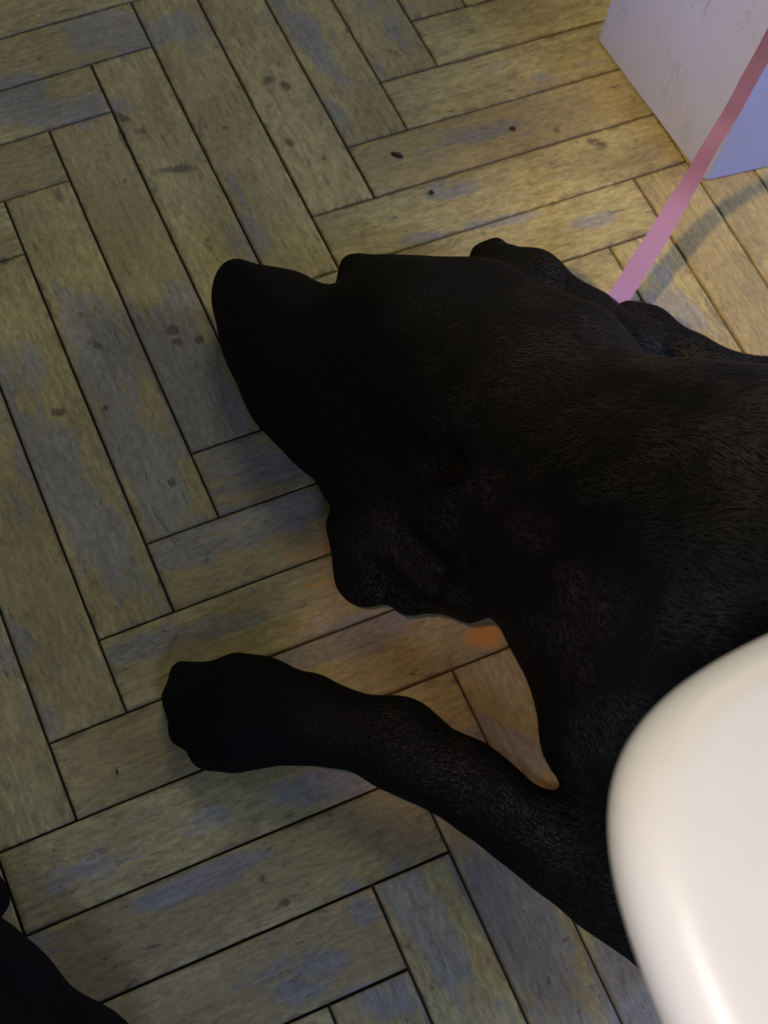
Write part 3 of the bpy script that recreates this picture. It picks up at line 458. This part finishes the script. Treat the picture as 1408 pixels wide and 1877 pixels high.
 [[-0.156,-0.0537,0.0004,-0.0002],[-0.1502,-0.0433,-0.0008,0.0009],[-0.1419,-0.0362,-0.0002,0.0009],[-0.1328,-0.0345,-0.0002,-0.0009],[-0.1233,-0.0376,0.0007,0.0013],[-0.1157,-0.0452,-0.0005,-0.0008],[-0.1039,-0.0529,-0.0005,-0.0008],[-0.0924,-0.0615,-0.0006,-0.0008],[-0.0833,-0.0706,0.001,0.001],[-0.0765,-0.08,-0.0006,-0.0018],[-0.0704,-0.0741,-0.0026,0.0042],[-0.0627,-0.0683,-0.0004,0.0031],[-0.0488,-0.0668,-0.0005,-0.0047],[-0.0355,-0.0667,-0.0002,-0.0009],[-0.0231,-0.0688,0.001,0.0023],[-0.0085,-0.076,0.001,0.0017],[0.0091,-0.0864,-0.0008,-0.0013],[0.0198,-0.0926,-0.0011,-0.0022],[0.0298,-0.0954,-0.0001,-0.0014],[0.0336,-0.0905,-0.0009,0.0019],[0.04,-0.0887,0.0003,-0.0013],[0.0465,-0.0848,0.0,0.0014],[0.0552,-0.0859,-0.0002,-0.0005],[0.0642,-0.091,0.0012,0.0016],[0.0704,-0.0971,0.0011,0.001],[0.0742,-0.1034,-0.0017,-0.0025],[0.0812,-0.1034,-0.0006,-0.0014],[0.0905,-0.108,0.0011,0.001],[0.0933,-0.1187,-0.0027,-0.0012],[0.0957,-0.1292,-0.0022,-0.0012],[0.1012,-0.1408,0.0004,0.0003],[0.1083,-0.1536,-0.0008,-0.0006],[0.1144,-0.1638,-0.0012,-0.0009],[0.1183,-0.1694,0.0016,0.0019],[0.1309,-0.1764,-0.0003,-0.0004],[0.1416,-0.1826,0.001,0.0011],[0.1498,-0.1931,0.0008,0.0005],[0.1526,-0.2045,-0.0008,-0.0005],[0.1646,-0.2204,0.0004,0.0003],[0.1732,-0.2339,-0.0003,-0.0004],[-0.0882,-0.6147,-0.003,-0.0034],[-0.094,-0.5989,0.0019,0.0006],[-0.1029,-0.5816,0.0003,0.0001],[-0.1126,-0.5656,-0.0006,-0.0003],[-0.1224,-0.5494,-0.0003,-0.0001],[-0.1313,-0.531,-0.0003,-0.0001],[-0.1405,-0.5131,0.0003,0.0001],[-0.1499,-0.4949,0.0003,0.0001],[-0.1596,-0.4772,0.0003,0.0002],[-0.1699,-0.4602,0.0006,0.0004],[-0.1794,-0.4492,-0.0003,-0.0002],[-0.1902,-0.4368,0.0005,0.0004],[-0.1989,-0.4276,-0.0008,-0.0006],[-0.2038,-0.4181,-0.0003,-0.0002],[-0.2104,-0.4123,-0.0002,-0.0003],[-0.2191,-0.4071,-0.0002,-0.0003],[-0.2309,-0.4009,0.0003,0.0006],[-0.2431,-0.3956,-0.0002,-0.0006],[-0.2527,-0.3926,-0.0001,-0.0003],[-0.2626,-0.3905,0.0002,0.001],[-0.2724,-0.3885,-0.0001,-0.0003],[-0.2812,-0.3839,-0.0006,-0.0008],[-0.2887,-0.3759,0.001,0.0008],[-0.2938,-0.3664,0.0006,0.0003],[-0.2959,-0.3581,-0.0006,-0.0002],[-0.299,-0.3494,0.0003,0.0001],[-0.2987,-0.3401,-0.0007,0.0001],[-0.2975,-0.3312,0.0006,-0.0001],[-0.296,-0.3242,0.0009,-0.0005],[-0.2917,-0.3184,0.001,-0.0009],[-0.2873,-0.3126,-0.0009,0.0015],[-0.2792,-0.3094,-0.0001,0.0011],[-0.2708,-0.311,0.0002,0.0007],[-0.2616,-0.3157,-0.0003,-0.0021],[-0.2518,-0.3139,0.0,0.0011],[-0.2398,-0.3163,0.0003,0.0007],[-0.2295,-0.323,-0.0004,-0.0006],[-0.2195,-0.3303,0.0005,0.0005],[-0.2071,-0.3443,0.0005,0.0005],[-0.1847,-0.367,-0.0005,-0.0006],[-0.1657,-0.3786,-0.0002,-0.0003],[-0.1457,-0.3953,0.0003,0.0002],[-0.1395,-0.4095,0.0003,0.0002],[-0.1244,-0.4288,-0.0006,-0.0004],[-0.1158,-0.4439,-0.0006,-0.0003],[-0.1076,-0.4601,0.0019,0.001],[-0.0985,-0.4737,0.0005,0.0005],[-0.0917,-0.4733,-0.002,0.0013],[-0.0928,-0.4665,-0.0035,-0.0002],[-0.0921,-0.4541,-0.0014,0.0002],[-0.0874,-0.4398,0.0024,-0.0005],[-0.0844,-0.4265,0.0011,-0.0002],[-0.0801,-0.4099,-0.0007,0.0001],[-0.0793,-0.3952,-0.0011,-0.0001],[-0.0799,-0.3761,-0.0004,-0.0],[-0.0768,-0.3636,0.0038,0.0019],[-0.088,-0.3588,-0.0013,-0.0023],[-0.1041,-0.3501,-0.0004,-0.0006],[-0.114,-0.3426,0.0004,0.0007],[-0.1255,-0.3386,-0.0004,-0.0007],[-0.136,-0.3318,-0.0005,-0.0006],[-0.1408,-0.3244,-0.0003,-0.0003],[-0.1471,-0.3218,-0.0001,-0.0004],[-0.1557,-0.3194,0.0003,0.0007],[-0.1615,-0.3149,-0.0003,-0.0002],[-0.1644,-0.3084,0.0007,0.0002],[-0.1655,-0.2976,0.0007,0.0],[-0.1639,-0.2878,-0.001,0.0002],[-0.1591,-0.275,0.0011,-0.0003],[-0.158,-0.267,0.0004,-0.0001],[-0.1563,-0.2612,0.0003,-0.0001],[-0.1508,-0.2505,-0.001,0.0005],[-0.1476,-0.2431,-0.0018,0.0002],[-0.1477,-0.2343,0.0011,0.0002],[-0.1488,-0.2228,0.0007,0.0003],[-0.1544,-0.2124,-0.0003,-0.0002],[-0.1598,-0.1967,-0.0004,-0.0002],[-0.165,-0.1801,0.0004,0.0002],[-0.1688,-0.1648,-0.0004,-0.0001],[-0.17,-0.148,0.0008,0.0001],[-0.1696,-0.1317,0.0004,0.0],[-0.1699,-0.1173,-0.0004,-0.0],[-0.1687,-0.1008,-0.0012,0.0001],[-0.165,-0.0852,0.0004,-0.0001],[-0.162,-0.069,-0.0011,0.0003]],
 [[-0.156,-0.0537,0.0004,-0.0002],[-0.1502,-0.0433,0.0003,-0.0003],[-0.1419,-0.0362,-0.0002,0.0009],[-0.1328,-0.0345,-0.0002,-0.0009],[-0.1233,-0.0376,0.0007,0.0013],[-0.1157,-0.0452,-0.0005,-0.0008],[-0.1039,-0.0529,-0.0005,-0.0008],[-0.0924,-0.0615,-0.0006,-0.0008],[-0.0833,-0.0706,0.001,0.001],[-0.0765,-0.08,-0.0006,-0.0018],[-0.0704,-0.0741,-0.0026,0.0042],[-0.0627,-0.0683,-0.0002,0.0018],[-0.0488,-0.0668,-0.0006,-0.0056],[-0.0355,-0.0667,-0.0002,-0.0009],[-0.0231,-0.0688,0.001,0.0023],[-0.0085,-0.076,0.001,0.0017],[0.0091,-0.0864,-0.0008,-0.0013],[0.0198,-0.0926,-0.0011,-0.0022],[0.0298,-0.0954,-0.0001,-0.0014],[0.0336,-0.0905,-0.0009,0.0019],[0.04,-0.0887,0.0003,-0.0013],[0.0465,-0.0848,0.0,0.0014],[0.0552,-0.0859,-0.0002,-0.0005],[0.0642,-0.091,0.0006,0.0008],[0.0704,-0.0971,0.0011,0.001],[0.0742,-0.1034,-0.0017,-0.0025],[0.0812,-0.1034,-0.0002,-0.0005],[0.0905,-0.108,0.0019,0.0017],[0.0933,-0.1187,-0.0013,-0.0006],[0.0957,-0.1292,-0.0013,-0.0007],[0.1012,-0.1408,0.0004,0.0003],[0.1083,-0.1536,-0.0008,-0.0006],[0.1144,-0.1638,-0.0012,-0.0009],[0.1183,-0.1694,0.001,0.0011],[0.1309,-0.1764,-0.0009,-0.0012],[0.1416,-0.1826,-0.0003,-0.0004],[0.1498,-0.1931,0.0008,0.0005],[0.1526,-0.2045,-0.0004,-0.0003],[0.1646,-0.2204,-0.0004,-0.0003],[0.1732,-0.2339,-0.0003,-0.0004],[-0.0882,-0.6147,-0.0018,-0.0021],[-0.094,-0.5989,0.0012,0.0004],[-0.1029,-0.5816,-0.0003,-0.0001],[-0.1126,-0.5656,0.0003,0.0001],[-0.1224,-0.5494,0.0003,0.0001],[-0.1313,-0.531,0.0003,0.0001],[-0.1405,-0.5131,0.0003,0.0001],[-0.1499,-0.4949,-0.0003,-0.0001],[-0.1596,-0.4772,-0.0003,-0.0002],[-0.1699,-0.4602,0.0003,0.0002],[-0.1794,-0.4492,-0.0003,-0.0002],[-0.1902,-0.4368,0.0005,0.0004],[-0.1989,-0.4276,-0.0003,-0.0002],[-0.2038,-0.4181,0.0008,0.0006],[-0.2104,-0.4123,-0.0002,-0.0003],[-0.2191,-0.4071,-0.0002,-0.0003],[-0.2309,-0.4009,0.0003,0.0006],[-0.2431,-0.3956,-0.0002,-0.0006],[-0.2527,-0.3926,-0.0001,-0.0003],[-0.2626,-0.3905,0.0002,0.001],[-0.2724,-0.3885,-0.0001,-0.0003],[-0.2812,-0.3839,-0.0006,-0.0008],[-0.2887,-0.3759,0.001,0.0008],[-0.2938,-0.3664,-0.0006,-0.0003],[-0.2959,-0.3581,-0.0006,-0.0002],[-0.299,-0.3494,0.0003,0.0001],[-0.2987,-0.3401,-0.0013,0.0001],[-0.2975,-0.3312,-0.0006,0.0001],[-0.296,-0.3242,0.0003,-0.0002],[-0.2917,-0.3184,0.001,-0.0009],[-0.2873,-0.3126,-0.0006,0.0009],[-0.2792,-0.3094,-0.0001,0.0011],[-0.2708,-0.311,-0.0002,-0.0007],[-0.2616,-0.3157,-0.0002,-0.0014],[-0.2518,-0.3139,0.0,0.0011],[-0.2398,-0.3163,-0.0003,-0.0007],[-0.2295,-0.323,-0.0004,-0.0006],[-0.2195,-0.3303,0.0005,0.0005],[-0.2071,-0.3443,-0.0005,-0.0005],[-0.1847,-0.367,0.0005,0.0006],[-0.1657,-0.3786,-0.0002,-0.0003],[-0.1457,-0.3953,0.0003,0.0002],[-0.1395,-0.4095,-0.0006,-0.0004],[-0.1244,-0.4288,0.0006,0.0004],[-0.1158,-0.4439,0.0003,0.0002],[-0.1076,-0.4601,0.0012,0.0007],[-0.0985,-0.4737,0.0005,0.0005],[-0.0917,-0.4733,-0.0008,0.0006],[-0.0928,-0.4665,-0.0018,-0.0001],[-0.0921,-0.4541,0.0007,-0.0001],[-0.0874,-0.4398,0.0024,-0.0005],[-0.0844,-0.4265,-0.0011,0.0002],[-0.0801,-0.4099,-0.0007,0.0001],[-0.0793,-0.3952,0.0004,0.0],[-0.0799,-0.3761,-0.0004,-0.0],[-0.0768,-0.3636,0.0038,0.0019],[-0.088,-0.3588,-0.0009,-0.0016],[-0.1041,-0.3501,0.0004,0.0006],[-0.114,-0.3426,0.0004,0.0007],[-0.1255,-0.3386,0.0004,0.0007],[-0.136,-0.3318,0.0003,0.0003],[-0.1408,-0.3244,-0.0003,-0.0003],[-0.1471,-0.3218,0.0004,0.0011],[-0.1557,-0.3194,-0.0003,-0.0007],[-0.1615,-0.3149,-0.0009,-0.0007],[-0.1644,-0.3084,0.0007,0.0002],[-0.1655,-0.2976,-0.0004,-0.0],[-0.1639,-0.2878,-0.001,0.0002],[-0.1591,-0.275,0.0004,-0.0001],[-0.158,-0.267,-0.0004,0.0001],[-0.1563,-0.2612,0.0003,-0.0001],[-0.1508,-0.2505,0.0003,-0.0002],[-0.1476,-0.2431,-0.0011,0.0001],[-0.1477,-0.2343,0.0011,0.0002],[-0.1488,-0.2228,0.0007,0.0003],[-0.1544,-0.2124,-0.0003,-0.0002],[-0.1598,-0.1967,0.0004,0.0002],[-0.165,-0.1801,0.0004,0.0002],[-0.1688,-0.1648,-0.0004,-0.0001],[-0.17,-0.148,-0.0008,-0.0001],[-0.1696,-0.1317,0.0004,0.0],[-0.1699,-0.1173,0.0008,0.0001],[-0.1687,-0.1008,0.0004,-0.0],[-0.165,-0.0852,0.0004,-0.0001],[-0.162,-0.069,-0.0011,0.0003]]
]
def push(P, N_, rad=.011):
    if not len(N_): return P
    N_ = np.array(N_); num = np.zeros((len(P), 2)); den = np.full(len(P), .35)
    for x, y, dx, dy in N_:
        g_ = np.exp(-((P[:, 0] - x) ** 2 + (P[:, 1] - y) ** 2) / (2 * rad * rad)); num += g_[:, None] * (dx, dy); den += g_
    Q = P.copy(); Q[:, :2] += num / den[:, None]; return Q
for N_ in NUDGE: P = push(P, N_)

t = NT('black_fur'); b = t.b
co = t.n('ShaderNodeTexCoord').outputs['Object']
n1 = t.n('ShaderNodeTexNoise', i_Vector=co, i_Scale=260.0, i_Detail=4.0).outputs[0]
t.l(t.mix(n1, (.002, .002, .0021), (.0045, .0044, .0045)), b.inputs['Base Color'])
b.inputs['Roughness'].default_value = .75; b.inputs['Specular IOR Level'].default_value = .10
bp = t.n('ShaderNodeBump', i_Strength=.5, i_Distance=.001, i_Height=n1); t.l(bp.outputs[0], b.inputs['Normal'])
M_fur = t.m
t = NT('fur_strands'); b = t.b
n1 = t.n('ShaderNodeTexNoise', i_Vector=t.n('ShaderNodeTexCoord').outputs['Object'], i_Scale=26.0, i_Detail=4.0).outputs[0]
t.l(t.mix(t.ramp(n1, .38, .66), (.0035, .0034, .0037), (.024, .0228, .0232)), b.inputs['Base Color'])  # patchy sheen put into the strand colour as lighter areas
b.inputs['Roughness'].default_value = .6; b.inputs['Specular IOR Level'].default_value = .25
M_hair = t.m
dog = fast_mesh('dog', P, Fc, M_fur)
tag(dog, 'black short-haired dog lying on the parquet with one foreleg stretched out', 'dog')

def grow_fur(P, Fc, n, length, parent, flows, name='fur', ok=None, wid=.00023):
    a, b_, c, d = (P[Fc[:, i]] for i in range(4))
    N = np.cross(c - a, d - b_); ar = np.linalg.norm(N, axis=1); N /= (ar[:, None] + 1e-12)
    cen = (a + b_ + c + d) / 4
    wgt = ar * (cen[:, 2] > .004)
    if ok is not None: wgt = wgt * ok(cen)
    i = rng.choice(len(Fc), n, p=wgt / wgt.sum()); s, q = rng.random((2, n, 1))
    p = (a[i] * (1 - s) + b_[i] * s) * (1 - q) + (d[i] * (1 - s) + c[i] * s) * q
    nn = N[i]
    fl_ = np.zeros((n, 3))
    for pc, f_, rad in flows:
        w_ = np.exp(-((p - pc) ** 2).sum(1) / (rad * .6) ** 2) + 1e-9; fl_ += w_[:, None] * f_
    fl_ += rng.normal(0, .16, (n, 3)) * np.linalg.norm(fl_, axis=1)[:, None]
    # clumps: slow swirl of the coat
    fl_ += .35 * np.linalg.norm(fl_, axis=1)[:, None] * np.stack([np.sin(p[:, 1] * 90 + p[:, 0] * 40), np.cos(p[:, 0] * 80 - p[:, 2] * 50), 0 * p[:, 0]], 1)
    fl_ -= nn * (fl_ * nn).sum(1)[:, None]; fl_ /= np.linalg.norm(fl_, axis=1)[:, None] + 1e-9
    Lh = length(p)[:, None] * rng.uniform(.6, 1.2, (n, 1))
    lift = rng.uniform(.08, .30, (n, 1))
    side = np.cross(fl_, nn) * wid
    root = p - nn * .0003
    mid = root + fl_ * Lh * .5 + nn * Lh * lift * .65
    tip = root + fl_ * Lh + nn * Lh * lift * .8
    mid[:, 2] = np.maximum(mid[:, 2], .001); tip[:, 2] = np.maximum(tip[:, 2], .001)
    V = np.stack([root - side, root + side, mid + side * .8, mid - side * .8, tip], 1).reshape(-1, 3)
    k = np.arange(n) * 5
    quad = np.stack([k, k + 1, k + 2, k + 3], 1); tri = np.stack([k + 3, k + 2, k + 4], 1)
    me = bpy.data.meshes.new(name)
    me.vertices.add(len(V)); me.vertices.foreach_set('co', V.astype(np.float32).ravel())
    lv = np.concatenate([quad, tri], 1).ravel().astype(np.int32); me.loops.add(len(lv)); me.loops.foreach_set('vertex_index', lv)
    st = np.stack([np.arange(n) * 7, np.arange(n) * 7 + 4], 1).ravel().astype(np.int32); tt = np.tile([4, 3], n).astype(np.int32)
    me.polygons.add(2 * n); me.polygons.foreach_set('loop_start', st); me.polygons.foreach_set('loop_total', tt)
    me.polygons.foreach_set('use_smooth', np.ones(2 * n, dtype=bool))
    me.update(calc_edges=True); me.materials.append(M_hair)
    return link(bpy.data.objects.new(name, me), parent)
trunk = at(1450, 1000, .10)
def hair_len(p):
    d = np.linalg.norm(p[:, :2] - trunk[:2], axis=1)
    return .0020 + .0068 * np.clip(1 - (d - .10) / .20, 0, 1)
fur = grow_fur(P, Fc, 240000, hair_len, dog, FLOW, ok=lambda c: (c[:, 0] < .34) & ((c[:, 2] > .01) | True))
fur['kind'] = 'stuff'

# ---------------------------------------------------------------- leash
t = NT('pink_webbing'); b = t.b
uv = t.n('ShaderNodeUVMap', uv_map='UVMap').outputs[0]
mp = t.n('ShaderNodeMapping', i_Vector=uv); mp.inputs['Rotation'].default_value = (0, 0, .5)
wv = t.n('ShaderNodeTexWave', i_Vector=mp.outputs[0], i_Scale=11.0, i_Distortion=.6).outputs['Fac']
nz = t.n('ShaderNodeTexNoise', i_Vector=uv, i_Scale=300.0).outputs[0]
c = t.mix(wv, (.29, .135, .31), (.44, .245, .50)); c = t.mix(t.math('MULTIPLY', nz, .3), c, (.6, .4, .55))
t.l(c, b.inputs['Base Color']); b.inputs['Roughness'].default_value = .7
bp = t.n('ShaderNodeBump', i_Strength=.5, i_Distance=.0005, i_Height=wv); t.l(bp.outputs[0], b.inputs['Normal'])
M_leash = t.m
ctrl = [(1070,640,.045,17),(1134,546,.034,19),(1172,486,.038,19.5),(1211,425,.046,19),(1245,367,.058,17.5),(1272,323,.074,15.5),(1300,272,.100,14.5),(1331,222,.124,14.5),(1353,184,.146,14.5),(1372,148,.166,15),(1408,83,.205,15),(1452,-5,.26,15),(1505,-120,.34,15)]
def catmull(pts, n):
    pts = np.array(pts, float); out = []
    ext = np.vstack([2 * pts[0] - pts[1], pts, 2 * pts[-1] - pts[-2]])
    for i in range(1, len(ext) - 2):
        for s in np.arange(n) / n:
            p0, p1, p2, p3 = ext[i - 1:i + 3]
            out.append(.5 * (2 * p1 + (p2 - p0) * s + (2 * p0 - 5 * p1 + 4 * p2 - p3) * s * s + (3 * p1 - p0 - 3 * p2 + p3) * s ** 3))
    out.append(pts[-1]); return np.array(out)
cp = np.array([[*at(x, y, z), hw * mpp(x, y, z)] for x, y, z, hw in ctrl]); cc = catmull(cp, 14)
V = []; UVs = []; dist = 0; T = .0009
for i, q in enumerate(cc):
    tg = cc[min(i + 1, len(cc) - 1), :3] - cc[max(i - 1, 0), :3]; tg /= np.linalg.norm(tg)
    toc = np.array([-.35, -.35, 1.0])
    sd = np.cross(tg, toc); sd /= np.linalg.norm(sd); nm = np.cross(sd, tg)
    if i: dist += np.linalg.norm(cc[i, :3] - cc[i - 1, :3])
    h = q[3]
    for a, bb in ((-1, 1), (-.5, 1.15), (.5, 1.15), (1, 1), (1, -1), (-1, -1)):
        V.append(q[:3] + sd * a * h + nm * bb * T); UVs.append((a * .5 * .30, dist * 20))
k = 6; f = []
for i in range(len(cc) - 1):
    for j in range(k): f.append((i * k + j, i * k + (j + 1) % k, (i + 1) * k + (j + 1) % k, (i + 1) * k + j))
f.append(tuple(range(k))[::-1]); f.append(tuple((len(cc) - 1) * k + j for j in range(k)))
ls = mesh_obj('leash', V, f, M_leash); ul = ls.data.uv_layers.new(name='UVMap')
for lp in ls.data.loops: ul.data[lp.index].uv = UVs[lp.vertex_index]
tag(ls, 'pink woven leash running up from behind the dog\'s neck past the white cabinet', 'leash')

# ---------------------------------------------------------------- dark blanket, lower left
fb = Field((-.62, -.56, -.004), (-.30, -.24, .11), .0036)
def bs(p, q, k=.02, op='add'):
    a, ra = pr(*p); b_, rb = pr(*q); fb.add(a, ra, b_, rb, k, op)
bs((-76, 1850, .045, 141), (150, 2016, .045, 146), .03)
bs((-140, 1860, .05, 190), (0, 2060, .05, 190), .03)
bs((-52, 1642, .030, 68), (-80, 1690, .035, 66), .006)
bs((-60, 1740, .055, 40), (120, 1930, .06, 30), .02)
bs((-20, 1770, .085, 14), (120, 1900, .085, 14), .015, 'cut')
fb.D += (.0025 * np.sin(fb.X * 90 + fb.Y * 60) * np.sin(fb.Y * 110 - fb.X * 30)).astype(np.float32)
fb.floor(.001)
PB, FB = fb.mesh()
t = NT('black_fleece'); b = t.b
n1 = t.n('ShaderNodeTexNoise', i_Vector=t.n('ShaderNodeTexCoord').outputs['Object'], i_Scale=400.0, i_Detail=4.0).outputs[0]
t.l(t.mix(n1, (.003, .003, .003), (.009, .008, .008)), b.inputs['Base Color']); b.inputs['Roughness'].default_value = .95
b.inputs['Specular IOR Level'].default_value = .08
t.l(t.n('ShaderNodeBump', i_Strength=.8, i_Distance=.0015, i_Height=n1).outputs[0], b.inputs['Normal'])
bl = fast_mesh('blanket', PB, FB, t.m)
tag(bl, 'black fleece blanket heaped on the parquet at the lower left edge', 'blanket')

# ---------------------------------------------------------------- crumbs on the floor
t = NT('dark_crumb'); nz = t.n('ShaderNodeTexNoise', i_Scale=300.0)
t.l(t.mix(nz.outputs[0], (.02, .013, .006), (.06, .04, .02)), t.b.inputs['Base Color']); t.b.inputs['Roughness'].default_value = .8
def crumb(x, y, a, b_, ang, label, sd):
    r = random.Random(sd); c0 = at(x, y); sc = mpp(x, y); V = []; f = []; nu, nv = 10, 6
    th0 = math.radians(-24.6 - ang)
    for j in range(nv + 1):
        ph = math.pi * j / nv
        for i in range(nu):
            th = 2 * math.pi * i / nu; k_ = r.uniform(.8, 1.15)
            x_, y_ = a * sc * math.sin(ph) * math.cos(th) * k_, b_ * sc * math.sin(ph) * math.sin(th) * k_
            V.append((c0[0] + x_ * math.cos(th0) - y_ * math.sin(th0), c0[1] + x_ * math.sin(th0) + y_ * math.cos(th0), .0012 + .0012 * math.cos(ph)))
    for j in range(nv):
        for i in range(nu): f.append((j * nu + i, (j + 1) * nu + i, (j + 1) * nu + (i + 1) % nu, j * nu + (i + 1) % nu))
    o = mesh_obj('crumb', V, f, t.m, smooth=True); tag(o, label, 'crumb')
crumb(728, 285, 13, 5, 22, 'long dark crumb on the pale boards, leftmost of those above the dog\'s head', 1)
crumb(791, 354, 5.5, 5, 0, 'small dark crumb on the board nearest above the dog\'s forehead', 2)
crumb(939, 237, 5.5, 5, 0, 'small round dark crumb between the long crumb and the white cabinet', 3)
crumb(215, 1416, 3, 3, 0, 'tiny dark crumb on the board below and left of the outstretched paw', 4)
